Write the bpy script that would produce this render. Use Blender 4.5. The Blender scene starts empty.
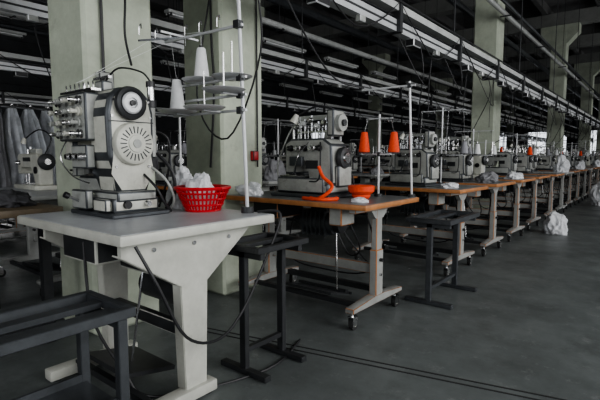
import bpy, bmesh, math, random
from mathutils import Vector, Matrix, noise
random.seed(7)
scene = bpy.context.scene
try: scene.view_settings.look = 'AgX - Medium High Contrast'
except Exception: pass
scene.view_settings.exposure = 0.5

# ------------------------------------------------------------------ materials
def mat(name, col, rough=0.5, metal=0.0, var=0.25, scale=6.0, bump=0.0, bscale=40.0, spec=0.5, rvar=0.0):
    m = bpy.data.materials.new(name); m.use_nodes = True
    nt = m.node_tree; b = nt.nodes['Principled BSDF']
    b.inputs['Roughness'].default_value = rough
    b.inputs['Metallic'].default_value = metal
    b.inputs['Specular IOR Level'].default_value = spec
    tc = nt.nodes.new('ShaderNodeTexCoord')
    n = nt.nodes.new('ShaderNodeTexNoise'); n.inputs['Scale'].default_value = scale
    n.inputs['Detail'].default_value = 8; n.inputs['Roughness'].default_value = 0.7
    nt.links.new(tc.outputs['Object'], n.inputs['Vector'])
    r = nt.nodes.new('ShaderNodeValToRGB')
    r.color_ramp.elements[0].position = 0.3; r.color_ramp.elements[1].position = 0.7
    d = [c * (1 - var) for c in col]; l = [min(1, c * (1 + var * 0.4)) for c in col]
    r.color_ramp.elements[0].color = (*d, 1); r.color_ramp.elements[1].color = (*l, 1)
    nt.links.new(n.outputs['Fac'], r.inputs['Fac'])
    nt.links.new(r.outputs['Color'], b.inputs['Base Color'])
    if rvar > 0:
        mr = nt.nodes.new('ShaderNodeMapRange')
        mr.inputs['To Min'].default_value = rough + rvar; mr.inputs['To Max'].default_value = rough - rvar
        mr.inputs['From Min'].default_value = .3; mr.inputs['From Max'].default_value = .7
        nt.links.new(n.outputs['Fac'], mr.inputs['Value']); nt.links.new(mr.outputs['Result'], b.inputs['Roughness'])
    if bump > 0:
        n2 = nt.nodes.new('ShaderNodeTexNoise'); n2.inputs['Scale'].default_value = bscale
        nt.links.new(tc.outputs['Object'], n2.inputs['Vector'])
        bp = nt.nodes.new('ShaderNodeBump'); bp.inputs['Strength'].default_value = bump
        bp.inputs['Distance'].default_value = 0.02
        nt.links.new(n2.outputs['Fac'], bp.inputs['Height'])
        nt.links.new(bp.outputs['Normal'], b.inputs['Normal'])
    return m

def stains(M, scale, lo, hi, col, amt, detail=12):
    nt = M.node_tree; bs = nt.nodes['Principled BSDF']
    tc = nt.nodes.new('ShaderNodeTexCoord')
    n = nt.nodes.new('ShaderNodeTexNoise'); n.inputs['Scale'].default_value = scale; n.inputs['Detail'].default_value = detail; n.inputs['Roughness'].default_value = .8
    nt.links.new(tc.outputs['Object'], n.inputs['Vector'])
    rp = nt.nodes.new('ShaderNodeValToRGB'); rp.color_ramp.elements[0].position = lo; rp.color_ramp.elements[1].position = hi
    nt.links.new(n.outputs['Fac'], rp.inputs['Fac'])
    mx = nt.nodes.new('ShaderNodeMixRGB'); mx.inputs['Color2'].default_value = (*col, 1)
    old = bs.inputs['Base Color'].links[0].from_socket
    ml = nt.nodes.new('ShaderNodeMath'); ml.operation = 'MULTIPLY'; ml.inputs[1].default_value = amt
    nt.links.new(rp.outputs['Color'], ml.inputs[0]); nt.links.new(ml.outputs[0], mx.inputs['Fac'])
    nt.links.new(old, mx.inputs['Color1']); nt.links.new(mx.outputs['Color'], bs.inputs['Base Color'])

M_floor = mat('floor_paint', (0.145, 0.160, 0.158), 0.42, 0, 0.45, 1.3, 0.08, 9, rvar=.12)
stains(M_floor, 8, .56, .66, (.25, .26, .25), .7)
stains(M_floor, 2.3, .52, .68, (.055, .06, .058), .65)
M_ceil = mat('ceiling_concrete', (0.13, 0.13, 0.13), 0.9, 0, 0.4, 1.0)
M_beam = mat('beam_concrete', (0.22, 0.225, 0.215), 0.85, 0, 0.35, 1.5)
M_col = mat('column_paint', (0.50, 0.54, 0.44), 0.7, 0, 0.28, 2.6, 0.25, 14)
stains(M_col, 5, .57, .70, (.27, .27, .22), .6)
M_wall = mat('wall_panel', (0.09, 0.095, 0.10), 0.8, 0, 0.4, 1.2)
M_frame = mat('window_frame', (0.30, 0.31, 0.31), 0.5)
M_white = mat('machine_enamel', (0.56, 0.56, 0.50), 0.38, 0, 0.22, 11)
stains(M_white, 16, .56, .70, (.22, .21, .17), .6)
M_dusty = mat('machine_enamel_dusty', (0.36, 0.365, 0.34), 0.5, 0, 0.3, 12)
stains(M_dusty, 14, .54, .68, (.14, .135, .12), .6)
M_white2 = mat('machine_enamel_grey', (0.36, 0.37, 0.35), 0.42, 0, 0.28, 11)
M_pipe = mat('pipe_paint', (0.46, 0.47, 0.46), 0.5, 0, 0.25, 3)
M_dark = mat('dark_steel', (0.045, 0.047, 0.05), 0.45, 0.4, 0.3, 12)
M_steel = mat('painted_steel', (0.085, 0.092, 0.10), 0.38, 0.5, 0.35, 8)
M_black = mat('black_plastic', (0.015, 0.015, 0.017), 0.4)
M_chrome = mat('chrome', (0.62, 0.62, 0.62), 0.22, 1.0, 0.1)
M_alu = mat('aluminium', (0.58, 0.59, 0.60), 0.42, 0.35, 0.15, 3)
M_leg = mat('leg_paint', (0.53, 0.53, 0.48), 0.45, 0, 0.2, 7)
stains(M_leg, 9, .60, .70, (.25, .24, .20), .5)
M_leg2 = mat('leg_paint_grey', (0.33, 0.335, 0.32), 0.45, 0, 0.25, 7)
M_top1 = mat('laminate_light', (0.42, 0.435, 0.455), 0.36, 0, 0.25, 5)
M_top2 = mat('laminate_grey', (0.17, 0.18, 0.18), 0.35, 0, 0.2, 5)
M_wood = mat('wood_edge', (0.42, 0.175, 0.06), 0.5, 0, 0.35, 10)
M_brown = mat('brown_board', (0.15, 0.115, 0.075), 0.5, 0, 0.4, 8)
M_orange = mat('orange_thread', (0.75, 0.07, 0.015), 0.75, 0, 0.2, 60)
M_thr = mat('white_thread', (0.72, 0.73, 0.73), 0.85, 0, 0.08, 60)
M_grthr = mat('grey_thread', (0.28, 0.28, 0.30), 0.85, 0, 0.08, 60)
M_red = mat('red_plastic', (0.48, 0.013, 0.02), 0.35, 0, 0.1)
M_cloth = mat('white_cloth', (0.68, 0.69, 0.71), 0.9, 0, 0.18, 8, 0.5, 25)
M_sheet = mat('plastic_sheet', (0.60, 0.62, 0.65), 0.18, 0, 0.45, 7)
M_dcloth = mat('dark_cloth', (0.06, 0.06, 0.065), 0.95, 0, 0.3, 8, 0.4, 25)
M_gcloth = mat('grey_cloth', (0.22, 0.22, 0.23), 0.95, 0, 0.3, 8, 0.4, 25)
M_rubber = mat('rubber', (0.03, 0.03, 0.03), 0.7)
M_card = mat('cardboard', (0.25, 0.18, 0.11), 0.85)
M_cable = mat('cable', (0.02, 0.02, 0.022), 0.5)
M_joint = mat('floor_joint', (0.03, 0.03, 0.03), 0.8)

# ------------------------------------------------------------------ builder
class B:
    def __init__(s): s.bm = bmesh.new(); s.mats = []
    def mi(s, m):
        if m not in s.mats: s.mats.append(m)
        return s.mats.index(m)
    def _set(s, verts, m):
        i = s.mi(m); fs = set()
        for v in verts:
            for f in v.link_faces: fs.add(f)
        for f in fs: f.material_index = i
        return fs
    def box(s, c, sz, m, rot=(0, 0, 0), bev=0, seg=2):
        R = Matrix.Rotation(rot[2], 4, 'Z') @ Matrix.Rotation(rot[1], 4, 'Y') @ Matrix.Rotation(rot[0], 4, 'X')
        Mx = Matrix.Translation(c) @ R @ Matrix.Diagonal((sz[0], sz[1], sz[2], 1))
        r = bmesh.ops.create_cube(s.bm, size=1, matrix=Mx)
        fs = s._set(r['verts'], m)
        if bev > 0:
            es = list({e for f in fs for e in f.edges})
            bmesh.ops.bevel(s.bm, geom=es, offset=bev, segments=seg, affect='EDGES', profile=0.5)
    def cyl(s, p1, p2, r, m, r2=None, n=16):
        p1 = Vector(p1); p2 = Vector(p2); d = p2 - p1
        q = d.to_track_quat('Z', 'Y').to_matrix().to_4x4()
        Mx = Matrix.Translation((p1 + p2) / 2) @ q
        rr = bmesh.ops.create_cone(s.bm, cap_ends=True, segments=n, radius1=r, radius2=r if r2 is None else r2, depth=d.length, matrix=Mx)
        s._set(rr['verts'], m)
    def lathe(s, prof, m, o=(0, 0, 0), ax=(0, 0, 1), n=24):
        q = Vector(ax).to_track_quat('Z', 'Y').to_matrix().to_4x4()
        Mx = Matrix.Translation(o) @ q
        rings = []; i = s.mi(m)
        for r, z in prof:
            if r < 1e-5: rings.append([s.bm.verts.new(Mx @ Vector((0, 0, z)))])
            else: rings.append([s.bm.verts.new(Mx @ Vector((r * math.cos(2 * math.pi * k / n), r * math.sin(2 * math.pi * k / n), z))) for k in range(n)])
        for a, b in zip(rings, rings[1:]):
            for k in range(n):
                k2 = (k + 1) % n
                if len(a) == 1 and len(b) == 1: continue
                if len(a) == 1: vs = [a[0], b[k2], b[k]]
                elif len(b) == 1: vs = [a[k], a[k2], b[0]]
                else: vs = [a[k], a[k2], b[k2], b[k]]
                f = s.bm.faces.new(vs); f.material_index = i
    def tube(s, pts, r, m, n=7, sub=6):
        P = [Vector(p) for p in pts]
        if len(P) > 2 and sub > 1:
            Q = []
            for i in range(len(P) - 1):
                p0 = P[max(i - 1, 0)]; p1 = P[i]; p2 = P[i + 1]; p3 = P[min(i + 2, len(P) - 1)]
                for k in range(sub):
                    t = k / sub
                    Q.append(0.5 * ((2 * p1) + (p2 - p0) * t + (2 * p0 - 5 * p1 + 4 * p2 - p3) * t * t + (3 * p1 - p0 - 3 * p2 + p3) * t ** 3))
            Q.append(P[-1]); P = Q
        i = s.mi(m); rings = []
        up = None
        for k, p in enumerate(P):
            t = (P[min(k + 1, len(P) - 1)] - P[max(k - 1, 0)]).normalized()
            if up is None:
                up = t.orthogonal().normalized()
            up = (up - t * up.dot(t)); up = up.normalized() if up.length > 1e-6 else t.orthogonal().normalized()
            w = t.cross(up)
            rings.append([s.bm.verts.new(p + r * (math.cos(2 * math.pi * j / n) * up + math.sin(2 * math.pi * j / n) * w)) for j in range(n)])
        for a, b in zip(rings, rings[1:]):
            for j in range(n):
                f = s.bm.faces.new([a[j], a[(j + 1) % n], b[(j + 1) % n], b[j]]); f.material_index = i
        for rg in (rings[0][::-1], rings[-1]):
            f = s.bm.faces.new(rg); f.material_index = i
    def prism(s, poly, t0, t1, m, plane='YZ', bev=0, seg=2):
        def P(a, b, t):
            return {'YZ': (t, a, b), 'XZ': (a, t, b), 'XY': (a, b, t)}[plane]
        va = [s.bm.verts.new(P(a, b, t0)) for a, b in poly]
        vb = [s.bm.verts.new(P(a, b, t1)) for a, b in poly]
        i = s.mi(m); fs = [s.bm.faces.new(va[::-1]), s.bm.faces.new(vb)]
        n = len(poly)
        for k in range(n):
            fs.append(s.bm.faces.new([va[k], va[(k + 1) % n], vb[(k + 1) % n], vb[k]]))
        for f in fs: f.material_index = i
        if bev > 0:
            es = list({e for f in fs for e in f.edges})
            bmesh.ops.bevel(s.bm, geom=es, offset=bev, segments=seg, affect='EDGES', profile=0.5)
    def mesh(s, name):
        bm = s.bm
        bmesh.ops.recalc_face_normals(bm, faces=bm.faces[:])
        for f in bm.faces: f.smooth = True
        for e in bm.edges:
            if len(e.link_faces) == 2:
                if e.calc_face_angle(0) > 0.6: e.smooth = False
        me = bpy.data.meshes.new(name); bm.to_mesh(me); bm.free()
        for m in s.mats: me.materials.append(m)
        return me
    def obj(s, name, loc=(0, 0, 0), rz=0):
        return place(s.mesh(name), name, loc, rz)

def place(me, name, loc=(0, 0, 0), rz=0, sc=1.0):
    o = bpy.data.objects.new(name, me); scene.collection.objects.link(o)
    o.location = loc; o.rotation_euler = (0, 0, rz); o.scale = (sc, sc, sc)
    return o

# ------------------------------------------------------------------ room
XL, XR, YN, YF, ZC = -16.0, 4.0, -5.0, 46.0, 6.0
b = B(); b.box(((XL + XR) / 2, (YN + YF) / 2, -0.05), (XR - XL + .6, YF - YN + .6, 0.1), M_floor); b.obj('floor')
b = B()
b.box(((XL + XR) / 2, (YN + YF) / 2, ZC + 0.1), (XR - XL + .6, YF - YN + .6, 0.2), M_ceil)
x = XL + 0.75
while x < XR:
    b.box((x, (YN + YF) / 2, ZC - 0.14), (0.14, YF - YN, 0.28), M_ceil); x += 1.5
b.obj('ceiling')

def wall_windows(name, axis, pos, a0, a1, wins, z0, z1, t=0.3, ribs=True, sgn=1):
    b = B()
    def bx(u0, u1, v0, v1, m=M_wall, dep=t, off=0):
        if axis == 'X': b.box((pos + off, (u0 + u1) / 2, (v0 + v1) / 2), (dep, u1 - u0, v1 - v0), m)
        else: b.box(((u0 + u1) / 2, pos + off, (v0 + v1) / 2), (u1 - u0, dep, v1 - v0), m)
    bx(a0, a1, 0, z0); bx(a0, a1, z1, ZC)
    cur = a0
    for w0, w1 in wins:
        bx(cur, w0, z0, z1); cur = w1
    bx(cur, a1, z0, z1)
    if ribs:
        z = z1 + 0.3
        while z < ZC - .1:
            bx(a0, a1, z - 0.03, z + 0.03, M_wall, 0.06, sgn * (t / 2 + 0.03)); z += 0.45
    b.obj(name)
    for w0, w1 in wins:
        b = B()
        n = max(1, round((w1 - w0) / 0.8))
        for k in range(n + 1):
            u = w0 + (w1 - w0) * k / n
            u = min(max(u, w0 + .03), w1 - .03)
            bx(u - 0.03, u + 0.03, z0, z1, M_frame, 0.08)
        for v in (z0 + .03, z0 + (z1 - z0) * 0.65, z1 - .03):
            bx(w0, w1, v - 0.03, v + 0.03, M_frame, 0.08)
        global WN
        WN += 1
        b.obj('window_%d' % WN)
WN = 0
wall_windows('wall_left', 'X', XL, YN, YF, [(3.4, 5.2), (21, 23)], 0.9, 2.6)
wall_windows('wall_right', 'X', XR, YN, YF, [(-3.5, -0.5), (1.0, 4.0), (5.5, 8.5), (14, 17), (23, 26)], 1.0, 4.2, ribs=False)
wall_windows('wall_back', 'Y', YF, XL, XR, [(-13.5, -11), (-9.8, -6.6), (-5.4, -2.6)], 0.9, 3.4, ribs=True, sgn=-1)
wall_windows('wall_front', 'Y', YN, XL, XR, [(-3.5, -0.5), (0.4, 3)], 1.0, 4.2, ribs=False)

CX = -2.81
def column_mesh():
    b = B()
    b.box((0, 0, 2.65), (0.45, 0.45, 5.3), M_col, bev=0.02, seg=1)
    b.prism([(-.225, 4.7), (-.55, 5.05), (-.55, 5.3), (.55, 5.3), (.55, 5.05), (.225, 4.7)], -.22, .22, M_col, 'XZ')
    return b.mesh('concrete_column')
cm = column_mesh()
colY = [1.50, 2.52, 9.5, 17.1, 24.4, 31.7, 39]
for y in colY: place(cm, 'concrete_column', (CX, y, 0))
for y in colY: place(cm, 'concrete_column', (-9.6, y, 0))
beamY = colY + [13.4, 20.7, 6.1, 28, 35]
bb = B(); bb.box((0, 0, 5.5), (XR - XL - .3, 0.4, 0.4), M_beam); bme = bb.mesh('ceiling_beam')
for y in beamY: place(bme, 'ceiling_beam', ((XL + XR) / 2, y, 0))
def ztop(y): return 5.3 if any(abs(y - q) < .24 for q in beamY) else ZC

b = B(); b.tube([(CX + .24, 1.38, 4.6), (CX + .24, 1.38, 1.3), (CX + .24, 1.38, .4)], 0.009, M_cable, sub=1)
b.box((CX + .25, 1.38, 1.5), (.05, .09, .14), M_white2, bev=.006); b.obj('column_conduit')
b = B(); b.tube([(CX + .24, 2.66, 4.6), (CX + .24, 2.66, 1.0)], 0.007, M_cable, sub=1)
b.tube([(CX + .13, 2.285, 4.6), (CX + .13, 2.285, 2.2), (CX + .16, 2.28, 1.6), (CX + .1, 2.284, 1.0)], 0.008, M_cable)
b.box((CX + .245, 2.62, 1.09), (.04, .06, .08), M_red, bev=.006)
b.obj('column_switch_box')

b = B()
b.box((0, 0, .002), (3.2, .007, .004), M_joint); b.box((0, .05, .002), (3.2, .007, .004), M_joint)
b.obj('floor_channel', (-.7, 2.08, 0), math.radians(13))

# ------------------------------------------------------------------ overhead rails
def rail(name, X, Z, y0, y1):
    b = B()
    L = y1 - y0; yc = (y0 + y1) / 2
    b.box((X, yc, Z), (.07, L, .10), M_alu)
    b.box((X + .037, yc, Z), (.004, L, .016), M_dark)
    b.box((X - .12, yc, Z + .03), (.05, L, .06), M_alu)
    b.box((X + .01, yc, Z + .15), (.09, L, .06), M_pipe)
    b.box((X - .04, yc, Z + .085), (.10, L, .006), M_dark)
    b.tube([(X + .06, y0, Z + .20), (X + .06, y1, Z + .20)], .010, M_cable)
    b.tube([(X - .05, y0, Z + .20), (X - .05, y1, Z + .20)], .014, M_cable)
    y = y0 + .7; k = 0
    while y < y1:
        b.box((X - .04, y, Z + .06), (.22, .05, .24), M_dark)
        b.box((X + .02, y + .35, Z - .085), (.09, .16, .07), M_black, bev=.008, seg=1)
        b.box((X + .02, y + .9, Z - .075), (.05, .08, .05), M_white2, bev=.006, seg=1)
        b.tube([(X + .05, y, Z + .20), (X + .06, y + .35, Z - .0), (X + .06, y + .75, Z - .16), (X + .06, y + 1.15, Z - .03), (X + .05, y + 1.5, Z + .2)], .006, M_cable, n=5, sub=4)
        if k % 2 == 0:
            b.cyl((X - .02, y, Z + .1), (X - .02, y, ztop(y)), .008, M_dark, n=6)
        y += 1.5; k += 1
    b.obj(name)
rail('overhead_busbar_rail', -1.9, 2.22, -1.5, 40)
rail('overhead_busbar_rail', -4.1, 2.28, -1.5, 40)
rail('overhead_busbar_rail', -7.0, 2.30, -1.5, 40)
rail('overhead_busbar_rail', -11.2, 2.30, -1.5, 40)

b = B()
for X, Z, r, m in ((-2.40, 3.7, .045, M_pipe), (-2.25, 3.72, .03, M_steel), (-3.45, 4.2, .07, M_steel), (-5.2, 3.3, .05, M_pipe), (-5.35, 3.35, .03, M_steel), (-6.2, 4.2, .09, M_steel), (-8.4, 3.4, .05, M_pipe), (-10.9, 3.8, .07, M_steel), (-1.2, 4.4, .05, M_steel)):
    b.cyl((X, -4.5, Z), (X, 45, Z), r, m, n=10)
for y in range(0, 44, 3):
    for X, Z in ((-2.38, 3.7), (-5.25, 3.3), (-8.4, 3.4), (-1.2, 4.4)):
        b.cyl((X, y, Z), (X, y, ztop(y)), .006, M_dark, n=5); b.box((X, y, Z - .05), (.2, .03, .02), M_dark)
b.obj('ceiling_pipework')
b = B()
b.box((0, 0, 0), (.13, 1.25, .05), M_pipe, bev=.01, seg=1)
b.cyl((-.035, -.6, -.04), (-.035, .6, -.04), .014, M_thr, n=8); b.cyl((.035, -.6, -.04), (.035, .6, -.04), .014, M_thr, n=8)
for s_ in (-.58, .58): b.box((0, s_, -.04), (.12, .03, .04), M_dark)
for s_ in (-.4, .4): b.cyl((0, s_, 0), (0, s_, .25), .004, M_dark, n=5)
b.box((0, 0, .26), (.05, 2.0, .03), M_steel)
for s_ in (-.4, .4): b.cyl((0, s_, .26), (0, s_, 2.05), .004, M_dark, n=5)
sl = b.mesh('strip_light_fixture')
for X, Z in ((-3.4, 3.2), (-5.75, 3.2), (-8.8, 3.2)):
    y = .7
    while y < 34: place(sl, 'strip_light_fixture', (X, y, Z)); y += 2.0

# ------------------------------------------------------------------ tables
def caster(b, x, y):
    b.cyl((x, y, .085), (x, y, .115), .012, M_chrome, n=8)
    b.box((x - .018, y + .012, .058), (.004, .05, .06), M_chrome); b.box((x + .018, y + .012, .058), (.004, .05, .06), M_chrome)
    b.box((x, y + .008, .088), (.04, .055, .006), M_chrome)
    b.cyl((x - .013, y + .02, .038), (x + .013, y + .02, .038), .038, M_rubber, n=18)
    b.cyl((x - .015, y + .02, .038), (x + .015, y + .02, .038), .018, M_leg, n=10)

def table_mesh(L=1.22, D=.74, topm=M_top2, edge=M_wood, H=.80, leg=M_leg2):
    b = B()
    b.box((0, 0, H - .0185), (L, D, .033), edge, bev=.006, seg=2)
    b.box((0, 0, H - .001), (L - .02, D - .02, .002), topm)
    for sx in (-1, 1):
        x = sx * (L / 2 - .13)
        b.box((x, 0, H - .05), (.05, D - .12, .03), leg, bev=.004, seg=1)
        b.prism([(-.11, H - .065), (.11, H - .065), (.05, H - .12), (-.05, H - .12)], x - .02, x + .02, leg)
        b.box((x, 0, .56), (.042, .074, .42), leg, bev=.005, seg=1)
        b.box((x, 0, .30), (.056, .092, .34), leg, bev=.006, seg=1)
        b.cyl((x + .028, 0, .40), (x + .05, 0, .40), .012, M_black, n=8)
        b.cyl((x + .028, 0, .30), (x + .04, 0, .30), .010, M_chrome, n=8)
        b.prism([(-.33, .115), (.33, .115), (.33, .145), (.06, .165), (-.06, .165), (-.33, .145)], x - .032, x + .032, leg, bev=.004, seg=1)
        caster(b, x, -.30); caster(b, x, .27)
    b.box((0, .02, .33), (L - .3, .035, .07), leg, bev=.004, seg=1)
    b.box((0, .2, .13), (L - .28, .04, .04), M_dark)
    b.box((0, -.2, .13), (L - .28, .03, .03), M_dark)
    a = -.22
    b.box((0.05, -.02, .145), (.42, .03, .02), M_dark, rot=(a, 0, 0))
    for k in range(9):
        b.box((-.14 + k * .048, -.08, .14), (.014, .26, .012), M_dark, rot=(a, 0, 0))
    for k in range(2):
        b.box((.05, -.2 + k * .24, .167 - k * .053), (.42, .02, .018), M_dark, rot=(a, 0, 0))
    b.cyl((.2, -.05, .15), (.12, .05, .62), .005, M_chrome, n=6)
    b.cyl((-.16, .06, .60), (.12, .06, .60), .085, M_steel, n=20)
    b.cyl((.12, .06, .60), (.17, .06, .60), .065, M_dark, n=20)
    b.cyl((-.2, .06, .60), (-.16, .06, .60), .07, M_dark, n=20)
    for k in range(6): b.box((-.13 + k * .04, .06, .60), (.008, .178, .178), M_steel)
    b.box((0, .06, .72), (.14, .12, .09), M_dark)
    b.box((.32, -.18, .70), (.10, .16, .12), M_white2, bev=.008, seg=1)
    b.box((-.3, -.1, .70), (.24, .3, .11), M_dark, bev=.006, seg=1)
    b.tube([(.32, -.1, .66), (.34, .02, .45), (.2, .1, .38), (.1, .08, .55)], .006, M_cable)
    b.tube([(-.3, .1, .66), (-.36, .1, .3), (-.1, .22, .2), (.3, .22, .25), (.42, .1, .6)], .006, M_cable)
    b.tube([(.1, .1, .6), (.2, .2, .4), (.36, .18, .3), (.44, .05, .5), (.44, -.1, .74)], .006, M_cable)
    return b.mesh('sewing_table')
TM = table_mesh()
TMg = table_mesh(edge=M_leg2, topm=M_top1)

def overlock_mesh(body=M_white2, extra=False):
    b = B()
    b.box((0, 0, .012), (.46, .30, .024), M_steel, bev=.006, seg=1)
    b.box((.0, .0, .055), (.40, .24, .065), body, bev=.014)
    poly = [(-.17, .14), (-.17, .33), (-.12, .36), (.13, .36), (.19, .32), (.20, .08), (.02, .08), (.03, .19), (.0, .235), (-.08, .235), (-.09, .14)]
    b.prism(poly, -.075, .10, body, 'XZ', bev=.012)
    b.box((-.1, -.02, .10), (.18, .2, .05), body, bev=.012)
    b.box((-.12, -.06, .128), (.13, .1, .006), M_chrome)
    b.box((.0, -.13, .075), (.36, .02, .09), body, bev=.008)
    b.lathe([(0, 0), (.05, 0), (.065, .006), (.068, .02), (.06, .035), (.03, .04), (.0, .04)], M_dark, (.20, .02, .24), (1, 0, 0))
    b.lathe([(0, .04), (.035, .04), (.032, .048), (0, .048)], M_chrome, (.20, .02, .24), (1, 0, 0), 16)
    b.box((.21, .03, .13), (.03, .15, .13), body, bev=.01)
    for dx in (-.145, -.125): b.cyl((dx, -.03, .14), (dx, -.03, .36), .006, M_chrome, n=8)
    b.box((-.13, -.06, .135), (.03, .07, .01), M_chrome)
    b.cyl((-.13, -.03, .13), (-.13, -.03, .42), .008, M_chrome, n=8)
    for k in range(5):
        x = -.11 + k * .055
        b.cyl((x, -.075, .30), (x, -.125, .30), .004, M_chrome, n=6)
        b.lathe([(0, 0), (.02, 0), (.02, .006), (.01, .01), (.017, .016), (.014, .034), (0, .034)], M_chrome if k % 2 else M_black, (x, -.08, .30), (0, -1, 0), 14)
        b.tube([(x, -.05, .36), (x, -.05, .42), (x + .01, -.06, .43)], .003, M_chrome, n=5, sub=2)
    b.box((0, .03, .405), (.30, .015, .012), M_chrome)
    for k in (-.12, .12): b.cyl((k, .03, .35), (k, .03, .405), .004, M_chrome, n=6)
    b.cyl((.08, .05, .36), (.08, .05, .40), .028, body, .022, n=16)
    b.cyl((.08, .05, .40), (.08, .05, .41), .014, M_red, n=12)
    b.box((.05, -.078, .2), (.09, .006, .05), M_dark)
    b.tube([(.14, .08, .36), (.16, .1, .5), (.05, 0, .56), (-.08, -.06, .5)], .006, M_black)
    b.cyl((-.08, -.06, .51), (-.10, -.075, .46), .014, M_white, .026, n=12)
    b.tube([(.15, .1, .2), (.2, .15, .12), (.22, .13, .012)], .006, M_cable)
    if extra:
        for k in range(6):
            x = -.15 + k * .055
            b.cyl((x, .04, .36), (x, .04, .47 + .02 * (k % 3)), .006, M_chrome, n=6)
            b.lathe([(0, 0), (.018, 0), (.008, .006), (.018, .012), (.012, .03), (0, .03)], M_thr if k % 2 else M_chrome, (x, .03, .44 + .02 * (k % 3)), (0, -1, 0), 12)
        b.box((.17, .0, .45), (.05, .12, .16), body, bev=.01)
        b.cyl((.195, 0, .45), (.225, 0, .45), .05, M_white2, n=24)
        b.cyl((.225, 0, .45), (.24, 0, .45), .02, M_dark, n=16)
        b.box((-.02, .1, .50), (.36, .01, .03), M_white2)
        for k in (-.18, .14): b.cyl((k, .1, .34), (k, .1, .51), .007, M_alu, n=6)
        b.tube([(-.18, .1, .5), (-.24, .05, .4), (-.25, -.05, .2), (-.2, -.1, .1)], .005, M_white2)
        b.box((-.06, -.09, .22), (.10, .03, .06), M_steel, bev=.006)
        b.tube([(.1, -.06, .34), (.16, -.14, .28), (.15, -.14, .12), (.08, -.14, .1)], .005, M_cable)
        b.tube([(.02, -.07, .34), (.0, -.15, .25), (-.06, -.12, .15)], .003, M_chrome, n=5)
    return b.mesh('overlock_sewing_machine')
OM = overlock_mesh(); OM2 = overlock_mesh(M_dusty); OM3 = overlock_mesh(M_dusty, True); OMW = overlock_mesh(M_white)

def lockstitch_mesh():
    b = B(); W = M_white
    b.box((0, 0, .02), (.50, .19, .04), W, bev=.008)
    b.box((-.17, -.02, .042), (.06, .12, .004), M_chrome)
    poly = [(-.25, .13), (-.25, .29), (-.22, .31), (.20, .31), (.24, .27), (.24, .04), (.13, .04), (.12, .17), (.07, .21), (-.16, .21), (-.17, .13)]
    b.prism(poly, -.055, .06, W, 'XZ', bev=.016, seg=3)
    b.lathe([(0, 0), (.05, 0), (.068, .01), (.07, .03), (.05, .042), (0, .042)], M_dark, (.24, 0, .24), (1, 0, 0), 28)
    b.lathe([(0, .042), (.03, .042), (.026, .052), (0, .052)], M_chrome, (.24, 0, .24), (1, 0, 0), 16)
    b.cyl((-.215, 0, .06), (-.215, 0, .14), .006, M_chrome, n=8); b.cyl((-.20, .02, .05), (-.20, .02, .35), .008, M_chrome, n=8)
    b.box((-.20, 0, .047), (.04, .02, .008), M_chrome)
    b.lathe([(0, 0), (.022, 0), (.01, .008), (.022, .014), (.014, .035), (0, .035)], M_chrome, (-.19, -.055, .23), (0, -1, 0), 14)
    b.lathe([(0, 0), (.03, 0), (.03, .012), (.01, .016), (0, .016)], M_black, (.18, -.055, .17), (0, -1, 0), 18)
    b.box((-.02, -.057, .26), (.16, .004, .035), M_dark)
    b.box((.04, 0, .33), (.16, .05, .04), M_white2, bev=.006)
    b.cyl((-.08, 0, .31), (-.08, 0, .37), .012, M_chrome, n=10)
    b.tube([(.1, .05, .30), (.12, .1, .45), (0, .05, .52), (-.14, -.02, .44)], .006, M_black)
    b.cyl((-.14, -.02, .45), (-.15, -.03, .40), .014, M_white, .024, n=12)
    return b.mesh('lockstitch_sewing_machine')
LM = lockstitch_mesh()

def cone(b, x, y, z, m, h=.13):
    b.lathe([(0, 0), (.034, 0), (.037, .006), (.037, .012)], M_black, (x, y, z), n=14)
    b.lathe([(0.02, .008), (.038, .010), (.040, .02), (.024, h - .008), (.02, h), (.01, h)], m, (x, y, z), n=18)
    b.lathe([(.011, h), (.011, h + .012), (0, h + .012)], M_black, (x, y, z), n=10)

def stand_mesh(cols, H=.78, W=.42, ch=.13):
    b = B()
    b.cyl((0, 0, 0), (0, 0, .02), .03, M_dark); b.cyl((0, 0, 0), (0, 0, H), .008, M_alu, n=8)
    n = len(cols)
    zt = .30
    b.box((0, 0, zt), (.02, .02, .03), M_dark)
    b.box((0, 0, zt), (W + .02, .014, .010), M_alu)
    for k, c in enumerate(cols):
        x = -W / 2 + W * k / (n - 1); y = .06 if k % 2 else -.06
        b.box((x, y / 2, zt), (.012, abs(y) + .01, .008), M_alu)
        b.lathe([(0, 0), (.055, 0), (.06, .006), (.057, .007), (.052, .003), (0, .003)], M_chrome, (x, y, zt + .004), n=18)
        b.cyl((x, y, zt), (x, y, zt + .16), .003, M_chrome, n=5)
        if c: cone(b, x, y, zt + .006, c, ch)
        b.cyl((x, y, zt + .15), (x, y * .3, H - .04), .0010, M_thr, n=3)
    b.box((0, 0, H - .03), (W + .04, .012, .008), M_alu)
    for k in range(n):
        x = -W / 2 + W * k / (n - 1)
        b.tube([(x, -.012, H - .03), (x, -.03, H - .045), (x, -.02, H - .06), (x, -.005, H - .045)], .003, M_chrome, n=5, sub=3)
    return b.mesh('thread_stand')
SO = stand_mesh([M_orange, None, M_orange], .66)
SO2 = stand_mesh([M_orange, M_orange], .58, .17, .15)
SW = stand_mesh([None, M_grthr, M_thr, None], .62)
SG = stand_mesh([M_grthr, None, None, M_grthr])
SH = stand_mesh([M_thr, M_thr], .52, .2)

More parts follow.
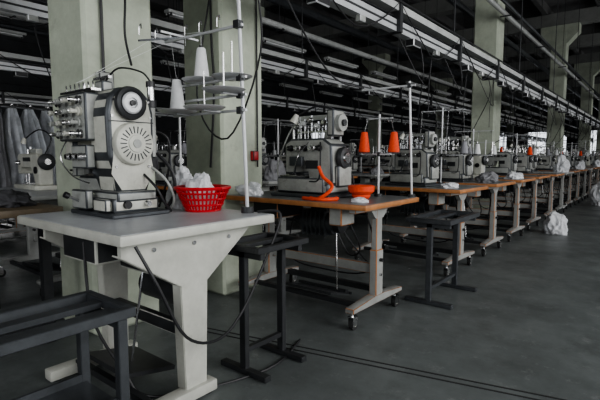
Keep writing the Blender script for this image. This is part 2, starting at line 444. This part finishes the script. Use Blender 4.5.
def blob(name, m, loc, sx, sy, sz, seed=0, amp=.3, flat=True):
    bm = bmesh.new(); bmesh.ops.create_icosphere(bm, subdivisions=5, radius=1)
    for v in bm.verts:
        d = v.co.copy()
        n = noise.noise(d * 1.6 + Vector((seed, 0, 0))) * amp
        n += (1 - abs(noise.noise(d * 2.6 + Vector((0, seed, 0)))) * 3) * amp * .35
        n += (1 - abs(noise.noise(d * 6 + Vector((0, seed, 3)))) * 3) * amp * .12
        v.co *= (1 + n)
        if flat and v.co.z < -.35: v.co.z = -.35
    zmin = min(v.co.z for v in bm.verts)
    for v in bm.verts: v.co = Vector((v.co.x * sx, v.co.y * sy, (v.co.z - zmin) * sz))
    for f in bm.faces: f.smooth = True
    me = bpy.data.meshes.new(name); bm.to_mesh(me); bm.free(); me.materials.append(m)
    return place(me, name, loc)

def stn(X, y, tm, om, sm, sxo=0.0, dy=0.0, rz=0.0):
    place(tm, 'sewing_table', (X, y, 0), rz * .3)
    nm = 'lockstitch_sewing_machine' if om is LM else 'overlock_sewing_machine'
    place(om, nm, (X - .1 + sxo, y - .06 + dy, .80), rz)
    place(sm, 'thread_stand', (X + .05 + sxo, y + .28, .80))
rowA = [2.63, 4.25, 5.32, 6.4]
y = 7.55
while y < 30: rowA.append(y); y += 1.08 + random.uniform(0, .18)
XA = -1.93
for i, y in enumerate(rowA):
    if i == 0: continue
    tm = TM if i < 5 or i % 3 else TMg
    stn(XA + (random.uniform(-.05, .05) if i > 3 else 0), y, tm, (OM2, OM3, OM3, LM, OM)[i % 5], (SW, SG, SW, SH, SO)[i % 5] if i > 1 else SG, random.uniform(-.12, .12), 0, random.uniform(-.12, .12))
for X, y0, y1 in ((-4.1, 1.7, 30), (-7.0, 1.0, 34), (-11.2, 2.0, 36)):
    y = y0; i = 0
    while y < y1:
        stn(X + random.uniform(-.08, .08), y, TM if i % 2 else TMg, random.choice((OM, OM2, OM3, LM, OM2)), random.choice((SW, SG, SH, SG, SO)) if X > -6 else random.choice((SW, SG, SH)), random.uniform(-.12, .12), 0, random.uniform(-.12, .12))
        y += 1.25; i += 1
# station 2
place(TM, 'sewing_table', (XA, 2.63, 0))
place(OM3, 'overlock_sewing_machine', (-1.96, 2.60, .80), 0, 1.14)
place(SO2, 'thread_stand', (-1.57, 2.86, .80))

b = B()
b.lathe([(0, 0), (.05, 0), (.062, .012), (.064, .03), (.05, .036), (.02, .036), (.018, .02), (0, .02)], M_orange, n=28)
b.lathe([(0, .036), (.075, .036), (.088, .05), (.09, .085), (.08, .09), (.025, .09), (.02, .07), (0, .07)], M_orange, n=28)
b.obj('orange_ribbon_spool', (-1.58, 2.64, .80))
b = B()
b.tube([(-1.80, 2.36, .812), (-1.72, 2.34, .812), (-1.66, 2.38, .86), (-1.68, 2.43, .90), (-1.74, 2.42, .95), (-1.77, 2.41, 1.02)], .012, M_orange)
b.tube([(-1.83, 2.32, .812), (-1.75, 2.30, .812), (-1.66, 2.31, .812), (-1.62, 2.40, .812), (-1.66, 2.46, .812)], .012, M_orange)
b.obj('orange_air_hose')
blob('white_fabric_scrap', M_cloth, (-1.46, 2.42, .80), .05, .05, .02, 13)
blob('white_fabric_pile', M_cloth, (-2.36, 2.36, .80), .11, .05, .06, 31, .45)

# ------------------------------------------------------------------ table 1
b = B()
X0, X1, Y0, Y1 = -2.42, -1.48, .83, 1.65
b.box(((X0 + X1) / 2, (Y0 + Y1) / 2, .778), (X1 - X0, Y1 - Y0, .040), M_leg, bev=.006)
b.box(((X0 + X1) / 2, (Y0 + Y1) / 2, .799), (X1 - X0 - .016, Y1 - Y0 - .016, .002), M_top1)
for x in (-1.58, -2.24):
    yc = 1.22
    pl = [(yc - .34, .758), (yc + .33, .758), (yc + .33, .73), (yc + .07, .53), (yc + .055, .06), (yc - .055, .06), (yc - .07, .53), (yc - .34, .70)]
    b.prism(pl, x - .012, x + .012, M_leg)
    for (p, q) in (((yc - .34, .70), (yc - .07, .53)), ((yc - .07, .53), (yc - .055, .06)), ((yc + .33, .73), (yc + .07, .53)), ((yc + .07, .53), (yc + .055, .06))):
        dy = q[0] - p[0]; dz = q[1] - p[1]; l = math.hypot(dy, dz)
        b.box((x - .02, (p[0] + q[0]) / 2, (p[1] + q[1]) / 2), (.055, l + .006, .006), M_leg, rot=(math.atan2(dz, dy), 0, 0))
    b.box((x, yc - .13, .035), (.07, .46, .05), M_leg, bev=.006)
    for yy in (-.32, .06): b.cyl((x, yc + yy, 0), (x, yc + yy, .012), .028, M_rubber)
    for k in (-.2, .0, .2): b.cyl((x + .012, yc + k, .71), (x + .018, yc + k, .71), .010, M_chrome, n=8)
b.box((-1.91, 1.22, .30), (.66, .04, .06), M_dark, bev=.004)
b.box((-1.95, 1.3, .63), (.3, .26, .2), M_dark, bev=.01)
b.box((-1.95, 1.0, .69), (.3, .2, .12), M_dark, bev=.01)
b.cyl((-2.1, 1.35, .42), (-1.8, 1.35, .42), .08, M_dark, n=20)
b.box((-1.95, 1.12, .10), (.36, .26, .02), M_dark, rot=(-.2, 0, 0))
b.cyl((-1.9, 1.1, .11), (-1.92, 1.2, .6), .006, M_chrome, n=6)
b.box((-1.91, 1.0, .06), (.62, .03, .03), M_dark)
b.box((-1.95, 1.35, .51), (.1, .1, .1), M_dark)
b.obj('coverstitch_machine_table')
b = B()
b.tube([(-1.50, .90, .75), (-1.46, .96, .6), (-1.45, 1.08, .36), (-1.46, 1.26, .29), (-1.47, 1.42, .38), (-1.46, 1.58, .62), (-1.455, 1.665, .80), (-1.55, 1.60, .81)], .0065, M_cable)
b.tube([(-1.9, .9, .72), (-1.85, .9, .4), (-1.8, 1.0, .15), (-1.7, 1.1, .012), (-1.5, 1.6, .008), (-1.6, 2.0, .008)], .0065, M_cable)
b.obj('power_cable')

# ---- machine 1
b = B()
W = M_white
b.box((0, 0, .011), (.44, .32, .022), M_steel, bev=.005, seg=1)
b.box((-.03, 0, .055), (.40, .26, .075), W, bev=.016)
b.box((.06, 0, .10), (.24, .22, .05), M_white2, bev=.01)
poly = [(-.085, .11), (.085, .11), (.10, .22), (.128, .30), (.132, .52), (.112, .60), (.06, .645), (-.06, .645), (-.112, .60), (-.13, .52), (-.125, .30), (-.095, .22)]
b.prism(poly, -.05, .14, W, 'YZ', bev=.022, seg=3)
b.box((.05, .0, .20), (.15, .18, .18), W, bev=.02)
b.box((.142, 0, .475), (.004, .245, .005), M_dark)
for yy, zz in ((-.105, .50), (.105, .50), (-.09, .25), (.09, .25), (-.095, .58), (.095, .58)):
    b.cyl((.138, yy, zz), (.146, yy, zz), .007, M_chrome, n=8)
b.cyl((.17, -.06, .06), (.19, -.06, .06), .02, M_black); b.cyl((.17, .05, .06), (.20, .05, .06), .014, M_chrome)
b.box((.1, -.15, .06), (.12, .03, .06), W, bev=.006)
b.box((-.1, -.15, .08), (.16, .04, .10), M_white2, bev=.008)
b.cyl((-.1, -.16, .07), (-.1, -.22, .10), .008, M_chrome, n=8); b.cyl((-.1, -.22, .10), (-.1, -.24, .11), .016, M_black, n=10)
b.box((-.17, -.01, .50), (.28, .16, .20), W, bev=.02)
b.box((-.30, -.02, .45), (.12, .19, .34), W, bev=.02)
b.box((-.18, 0, .15), (.30, .12, .10), M_white2, bev=.018)
b.box((-.30, -.02, .205), (.11, .12, .01), M_chrome)
for dx in (-.33, -.31, -.29): b.cyl((dx, -.03, .215), (dx, -.03, .34), .005, M_chrome, n=6)
b.cyl((-.27, -.03, .22), (-.27, -.03, .70), .008, M_chrome, n=8)
b.box((-.30, -.06, .225), (.08, .08, .01), M_chrome)
b.lathe([(0.0, 0), (.108, 0), (.108, .018), (.102, .032), (.092, .038), (.045, .040), (.042, .046), (.0, .048)], M_white, (.14, .0, .365), (1, 0, 0), 40)
for k in range(22):
    a = 2 * math.pi * k / 22
    r0, r1 = .052, .086; rm = (r0 + r1) / 2
    b.box((.1795, math.cos(a) * rm, .365 + math.sin(a) * rm), (.003, r1 - r0, .0055), M_dark, rot=(a, 0, 0))
b.lathe([(0, 0), (.022, 0), (.022, .005), (0, .005)], M_white2, (.187, 0, .365), (1, 0, 0), 20)
b.lathe([(0, 0), (.06, 0), (.078, .008), (.084, .022), (.080, .038), (.066, .044), (.056, .036), (.05, .030), (.0, .030)], M_dark, (.14, -.015, .565), (1, 0, 0), 36)
b.lathe([(.0, .030), (.052, .030), (.054, .040), (.046, .046), (.026, .046), (.022, .038), (0, .038)], M_alu, (.14, -.015, .565), (1, 0, 0), 28)
b.lathe([(0, .038), (.014, .038), (.014, .052), (0, .054)], M_black, (.14, -.015, .565), (1, 0, 0), 16)
b.box((-.14, -.13, .50), (.30, .08, .24), M_white2, bev=.01)
for r in range(4):
    for c in range(4):
        x = -.26 + c * .075; z = .415 + r * .055
        b.cyl((x, -.16, z), (x, -.235, z), .004, M_chrome, n=6)
        b.lathe([(0, 0), (.021, 0), (.023, .004), (.010, .010), (.023, .016), (.021, .020), (.010, .022), (.010, .040), (.013, .042), (.013, .056), (0, .056)], (M_chrome, M_white2, M_white)[(r + c) % 3], (x, -.170, z), (0, -1, 0), 16)
b.box((-.14, -.12, .635), (.34, .05, .012), M_chrome)
for c in range(7):
    x = -.28 + c * .048
    b.tube([(x, -.12, .64), (x, -.125, .665), (x + .012, -.13, .675), (x + .018, -.13, .66)], .003, M_chrome, n=5, sub=3)
b.box((-.22, .02, .63), (.10, .10, .06), M_dark, bev=.008)
b.box((-.08, -.02, .66), (.08, .06, .07), M_white2, bev=.008)
b.cyl((-.13, .0, .60), (-.13, .0, .72), .012, M_black, n=10)
b.box((-.13, .0, .72), (.16, .02, .014), M_chrome)
b.box((-.08, -.145, .30), (.16, .05, .12), M_white2, bev=.008)
for c in range(3):
    b.lathe([(0, 0), (.02, 0), (.012, .008), (.02, .014), (.013, .04), (0, .04)], M_chrome, (-.14 + c * .06, -.17, .30), (0, -1, 0), 14)
b.box((-.22, -.09, .26), (.05, .08, .13), M_white2, bev=.006)
b.box((-.16, -.06, .22), (.14, .06, .05), M_chrome, bev=.006)
b.tube([(-.2, -.15, .42), (-.26, -.18, .3), (-.2, -.15, .2), (-.12, -.1, .16)], .004, M_chrome, n=5)
b.cyl((.08, .155, .30), (.08, .155, .56), .022, M_white2, n=14)
b.cyl((.08, .155, .56), (.08, .155, .60), .028, M_black, n=14)
b.cyl((.08, .155, .60), (.08, .155, .67), .019, M_chrome, n=14)
b.cyl((.08, .155, .67), (.08, .155, .70), .024, M_black, n=14)
b.box((.08, .135, .42), (.04, .05, .05), M_dark)
b.box((.03, .16, .28), (.10, .07, .12), M_dark, bev=.01)
b.tube([(.10, .17, .32), (.16, .22, .22), (.15, .24, .10), (.10, .22, .012)], .010, M_cable)
b.tube([(.12, .10, .26), (.20, .15, .18), (.20, .20, .08), (.14, .22, .012)], .007, M_white2)
b.tube([(.12, .06, .22), (.22, .08, .14), (.23, .12, .06), (.2, .18, .010)], .007, M_cable)
b.tube([(.06, .13, .45), (.10, .24, .40), (.08, .25, .2), (0, .24, .012)], .006, M_black)
b.tube([(-.1, 0, .70), (.0, .02, .76), (.05, .12, .75), (.08, .155, .70)], .005, M_black)
place(b.mesh('coverstitch_sewing_machine'), 'coverstitch_sewing_machine', (-2.11, 1.19, .80), 0, .94)

# ---- thread stand 1 (tall)
b = B()
px, py = -1.62, 1.60
def P(x, y, z): return (px + x, py + y, z)
b.cyl(P(0, 0, .80), P(0, 0, .83), .032, M_dark)
b.cyl(P(0, 0, .80), P(-.03, -.03, 2.16), .0095, M_alu, n=10)
b.cyl(P(-.58, .03, .80), P(-.58, .03, 1.40), .007, M_alu, n=8)
b.cyl(P(-.58, .03, .80), P(-.58, .03, .82), .025, M_dark)
for zt, spots in ((1.47, ((-.10, .0, None), (-.30, -.03, M_thr))), (1.31, ((-.16, -.13, None), (-.42, -.10, M_thr))), (1.385, ((-.03, -.12, None), ))):
    b.box(P(-.27, -.02, zt), (.58, .014, .012), M_alu)
    b.box(P(-.02, -.02, zt), (.03, .03, .035), M_dark)
    for sx, sy, c in spots:
        b.box(P(sx, (sy - .02) / 2, zt), (.014, abs(sy + .02) + .02, .008), M_alu)
        b.lathe([(0, 0), (.085, .0), (.105, .012), (.103, .014), (.083, .004), (0, .004)], M_alu, P(sx, sy, zt + .005), n=28)
        b.cyl(P(sx, sy, zt), P(sx, sy, zt + .19), .0035, M_chrome, n=6)
        if c: cone(b, px + sx, py + sy, zt + .009, c, .17)
zg = 1.72
b.box(P(-.30, -.03, zg), (.62, .012, .012), M_alu, rot=(0, .02, 0))
b.box(P(-.02, -.03, zg), (.035, .035, .035), M_dark)
b.box(P(-.60, -.05, zg + .02), (.012, .32, .010), M_steel, rot=(.25, 0, 0))
b.box(P(-.45, -.05, zg + .01), (.010, .24, .010), M_alu)
for sx, sy in ((-.60, -.2), (-.60, -.1), (-.60, 0), (-.60, .1), (-.3, -.04), (-.42, -.04), (-.16, -.04)):
    b.tube([P(sx, sy, zg + .01), P(sx, sy, zg + .05), P(sx + .015, sy, zg + .065), P(sx + .02, sy, zg + .04)], .003, M_chrome, n=5, sub=3)
for (a, c) in (((-.30, -.03, 1.65), (-.30, -.03, 1.73)), ((-.42, -.10, 1.48), (-.6, 0, 1.74)), ((-.30, -.03, 1.73), (-.6, -.1, 1.74)), ((-.6, -.1, 1.74), (-.66, -.5, 1.45)), ((-.6, 0, 1.74), (-.70, -.5, 1.45))):
    b.cyl(P(*a), P(*c), .0011, M_thr, n=3)
b.obj('tall_thread_stand')

# ---- basket with cloth
b = B(); R0, R1, Hh = .09, .14, .115
for z in (0.0, .03, .06, .09, Hh):
    r = R0 + (R1 - R0) * z / Hh
    th = .006 if z < Hh - .01 else .010
    b.tube([(r * math.cos(a * math.pi / 14), r * math.sin(a * math.pi / 14), z + .006) for a in range(29)], th, M_red, n=6, sub=1)
for k in range(36):
    a = 2 * math.pi * k / 36
    b.box(((R0 + R1) / 2 * math.cos(a), (R0 + R1) / 2 * math.sin(a), Hh / 2 + .006), (.004, .010, Hh), M_red, rot=(0, math.atan2(R1 - R0, Hh), a))
b.lathe([(0, 0), (R0, 0), (R0, .006), (0, .006)], M_red, n=28)
b.obj('red_plastic_basket', (-1.87, 1.52, .80))
blob('white_fabric_pile', M_cloth, (-1.89, 1.525, .808), .075, .07, .125, 5, .45)
blob('white_fabric_pile', M_cloth, (-2.075, 1.56, .80), .085, .07, .15, 9, .45)

b = B()
b.box((-3.2, .78, .78), (1.1, .74, .04), M_brown, bev=.005)
for xx in (-3.65, -2.75):
    for yy in (.48, 1.08): b.box((xx, yy, .38), (.05, .05, .76), M_dark)
b.box((-3.2, .78, .3), (.9, .04, .04), M_dark)
b.box((-3.65, .78, .1), (.04, .6, .04), M_dark); b.box((-2.75, .78, .1), (.04, .6, .04), M_dark)
b.obj('brown_work_table')
blob('dark_fabric_pile', M_dcloth, (-3.0, .98, .80), .20, .12, .06, 11, .35)

# ---- rack with hanging plastic-wrapped garments
b = B()
rx, ry0, ry1 = -5.5, 1.2, 3.4
b.cyl((rx, ry0, 1.62), (rx, ry1, 1.62), .014, M_chrome, n=8)
for yy in (ry0, ry1):
    b.cyl((rx, yy, .05), (rx, yy, 1.62), .014, M_chrome, n=8); b.box((rx, yy, .03), (.5, .03, .03), M_chrome)
b.cyl((rx, ry0, .2), (rx, ry1, .2), .010, M_chrome, n=8)
for g in range(11):
    i = b.mi(M_gcloth if g % 4 == 2 else M_sheet)
    g0 = ry0 + .08 + g * .185
    nn = 28; rows = []
    for zi in range(10):
        z = 1.60 - zi * .13
        wsh = (.25, .75, .95, 1, 1, 1, 1, 1, 1, 1)[zi]
        row = []
        for k in range(nn):
            a = 2 * math.pi * k / nn
            fold = 1 + .24 * math.sin(a * 6 + g + zi * .2)
            row.append(b.bm.verts.new((rx + math.cos(a) * .24 * wsh * fold, g0 + .06 + math.sin(a) * (.03 + .03 * wsh) * fold + .02 * math.sin(zi + g), z)))
        rows.append(row)
    for r0, r1 in zip(rows, rows[1:]):
        for k in range(nn):
            f = b.bm.faces.new([r0[k], r0[(k + 1) % nn], r1[(k + 1) % nn], r1[k]]); f.material_index = i
    f = b.bm.faces.new(rows[0]); f.material_index = i
    b.tube([(rx, g0 + .06, 1.59), (rx, g0 + .06, 1.635), (rx, g0 + .08, 1.645), (rx, g0 + .09, 1.62)], .003, M_chrome, n=5, sub=3)
b.obj('garment_rack')

# ------------------------------------------------------------------ steel benches
def bench(loc, Wd, Ln, Hh, rz=0, m=M_dark, slats=False, w=.035):
    b = B()
    for sx in (-1, 1):
        b.box((sx * (Wd / 2 - w / 2), 0, Hh - w / 2), (w, Ln, w), m, bev=.003, seg=1)
    for sy in (-1, 1):
        b.box((0, sy * (Ln / 2 - w / 2), Hh - w / 2), (Wd - 2 * w, w, w), m, bev=.003, seg=1)
    b.box((-Wd * .1, 0, Hh - .02), (.05, Ln - 2 * w, .02), m)
    if slats:
        b.box((Wd * .18, 0, Hh - .03), (.03, Ln - 2 * w, .02), m)
        b.box((0, 0, .22), (Wd - .05, Ln - .1, .012), m)
        for sx in (-1, 1): b.box((sx * (Wd / 2 - .03), 0, .235), (.012, Ln - .08, .04), m)
    for sy in (-1, 1):
        y = sy * (Ln / 2 - .05)
        if slats:
            for sx in (-1, 1): b.box((sx * (Wd / 2 - .02), y, Hh / 2 - .01), (.035, .035, Hh - .05), m, bev=.003, seg=1)
        else:
            b.box((0, y, Hh / 2), (.042, .03, Hh - .05), m, bev=.003, seg=1)
        b.box((0, y, Hh - .05), (Wd - .04, .03, .03), m)
        b.box((0, y, .016), (Wd + .02, .042, .028), m, bev=.003, seg=1)
    b.box((0, 0, .12), (.025, Ln - .12, .025), m)
    b.obj('steel_bench', loc, rz)
bench((-1.28, 3.38, 0), .34, .64, .64, m=M_steel)
bench((-1.57, 1.66, 0), .30, .38, .66, w=.03)
bench((-1.55, .46, 0), .32, .74, .565, m=M_steel, slats=True)

# ------------------------------------------------------------------ cables from rails
def drop(b, x0, y0, x1, y1, z1):
    b.tube([(x0, y0, 2.16), (x0 + .02, y0 + .05, 1.9), ((x0 + x1) / 2, (y0 + y1) / 2, 1.55), (x1, y1, 1.3), (x1, y1, z1)], .0055, M_cable, n=5)
for i, y in enumerate(rowA[1:16]):
    b = B(); drop(b, -1.86, y - .1, -2.05 - .1 * (i % 3), y + .35, .80)
    b.tube([(-1.9, y + .3, 2.14), (-1.94, y + .33, 1.8), (-1.95, y + .355, 1.5)], .004, M_cable, n=5)
    b.tube([(-1.88, y - .5, 2.14), (-1.80, y - .3, 1.85), (-1.78, y - .1, 1.75), (-1.84, y + .1, 1.9), (-1.88, y + .25, 2.14)], .004, M_cable, n=5)
    b.obj('hanging_cable')
for i in range(16):
    b = B(); y = 1.7 + 1.25 * i
    drop(b, -4.06, y - .1, -4.2 - .08 * (i % 3), y + .36, .80); b.obj('hanging_cable')
b = B(); b.cyl((-1.36, 2.96, .80), (-1.385, 2.94, 1.60), .008, M_alu, n=8); b.cyl((-1.36, 2.96, .8), (-1.36, 2.96, .82), .026, M_dark)
b.box((-1.55, 2.935, 1.57), (.42, .01, .012), M_alu); b.box((-1.384, 2.94, 1.57), (.025, .025, .03), M_dark)
b.obj('cable_support_pole')
b = B(); b.tube([(-1.86, 2.1, 2.16), (-1.8, 2.3, 1.85), (-1.78, 2.6, 1.62), (-1.74, 2.925, 1.585)], .006, M_cable)
b.tube([(-1.86, .9, 2.16), (-1.95, 1.1, 1.95), (-2.1, 1.25, 1.9), (-2.16, 1.28, 1.7), (-2.11, 1.28, 1.54)], .006, M_cable)
b.tube([(-1.86, 1.9, 2.16), (-1.9, 2.0, 1.7), (-2.2, 2.0, 1.2), (-2.5, 2.0, 1.5), (-2.55, 2.2, 2.4), (-2.56, 2.27, 3.5)], .006, M_cable)
b.obj('hanging_cable')

# ------------------------------------------------------------------ clutter
blob('white_plastic_bag', M_cloth, (-1.12, 7.2, 0), .14, .15, .20, 21, .35)
blob('white_plastic_bag', M_cloth, (-1.0, 12.1, .0), .20, .26, .38, 22, .35)
blob('white_fabric_pile', M_cloth, (-1.46, rowA[6] - .1, .80), .11, .14, .20, 23, .35)
blob('white_fabric_pile', M_cloth, (-1.48, rowA[3] - .1, .80), .09, .14, .06, 24, .4)
blob('white_fabric_pile', M_cloth, (-1.50, rowA[1] - .18, .80), .06, .09, .035, 25, .45)
blob('grey_fabric_pile', M_gcloth, (-1.5, rowA[2] - .1, .80), .10, .14, .08, 26, .4)
for k in (8, 11): blob('white_fabric_pile', M_cloth, (-1.44, rowA[k] - .1, .80), .09, .14, .14, 60 + k, .4)
for X, y0 in ((-4.1, 1.7), (-7.0, 1.0)):
    for k in range(12):
        if random.random() < .8:
            blob('fabric_bundle', random.choice((M_cloth, M_gcloth, M_dcloth, M_gcloth)), (X + .44, y0 + 1.25 * k - .1, .80), .085, .14, random.uniform(.08, .2), k * 3 + 40, .35)
b = B()
for k in range(22):
    y = random.uniform(4, 14); x = random.uniform(-2.5, -1.3)
    a = random.uniform(0, 3.14); s_ = random.uniform(.008, .02)
    b.prism([(x + s_ * math.cos(a + t) * random.uniform(.6, 1.3), y + s_ * 1.3 * math.sin(a + t) * random.uniform(.6, 1.3)) for t in (0, 1.1, 2.2, 3.2, 4.3, 5.3)], 0, .005, M_gcloth, 'XY')
b.obj('floor_offcuts')
b = B()
b.box((0, 0, .2), (.5, .4, .4), M_card); b.box((0, 0, .402), (.06, .4, .004), M_white2)
b.box((.27, 0, .38), (.14, .4, .005), M_card, rot=(0, .7, 0)); cb = b.mesh('cardboard_box')
for p in ((-5.5, 4.2, 0), (-5.5, 7.6, 0), (-8.5, 6, 0), (-5.4, 12, 0)): place(cb, 'cardboard_box', p, random.uniform(-.3, .3))

# ------------------------------------------------------------------ light
w = bpy.data.worlds.new('overcast'); scene.world = w; w.use_nodes = True
w.node_tree.nodes['Background'].inputs[0].default_value = (.88, .93, 1, 1)
w.node_tree.nodes['Background'].inputs[1].default_value = 1.2
def area(name, loc, rot, sx, sy, P, col=(1, .995, .98)):
    l = bpy.data.lights.new(name, 'AREA'); l.shape = 'RECTANGLE'; l.size = sx; l.size_y = sy; l.energy = P; l.color = col
    o = bpy.data.objects.new(name, l); scene.collection.objects.link(o); o.location = loc; o.rotation_euler = rot
R90 = math.radians(90)
area('daylight_right_1', (XR - .2, -2.0, 2.6), (0, R90, 0), 3.1, 2.9, 80)
area('daylight_right_2', (XR - .2, 2.5, 2.6), (0, R90, 0), 3.1, 2.9, 125)
area('daylight_right_3', (XR - .2, 7.0, 2.6), (0, R90, 0), 3.1, 2.9, 80)
area('far_fill_right_4', (XR - .2, 15.5, 2.6), (0, R90, 0), 3.1, 2.9, 60)  # added fill lamp, brightens the far table rows
area('far_fill_right_5', (XR - .2, 24.5, 2.6), (0, R90, 0), 3.1, 2.9, 60)  # second added fill lamp, further down the hall
area('daylight_front_1', (-2.0, YN + .2, 2.6), (R90, 0, 0), 2.9, 3.1, 55)
area('daylight_left_1', (XL + .2, 4.3, 1.8), (0, -R90, 0), 1.7, 1.8, 30)

# ------------------------------------------------------------------ camera
cd = bpy.data.cameras.new('camera'); co = bpy.data.objects.new('camera', cd); scene.collection.objects.link(co)
cd.lens = 27; cd.sensor_width = 36; cd.clip_end = 200; cd.clip_start = .02
co.location = (0, 0, 1.08)
co.rotation_euler = (math.radians(90 - 5.45), 0, math.radians(38.66))
scene.camera = co
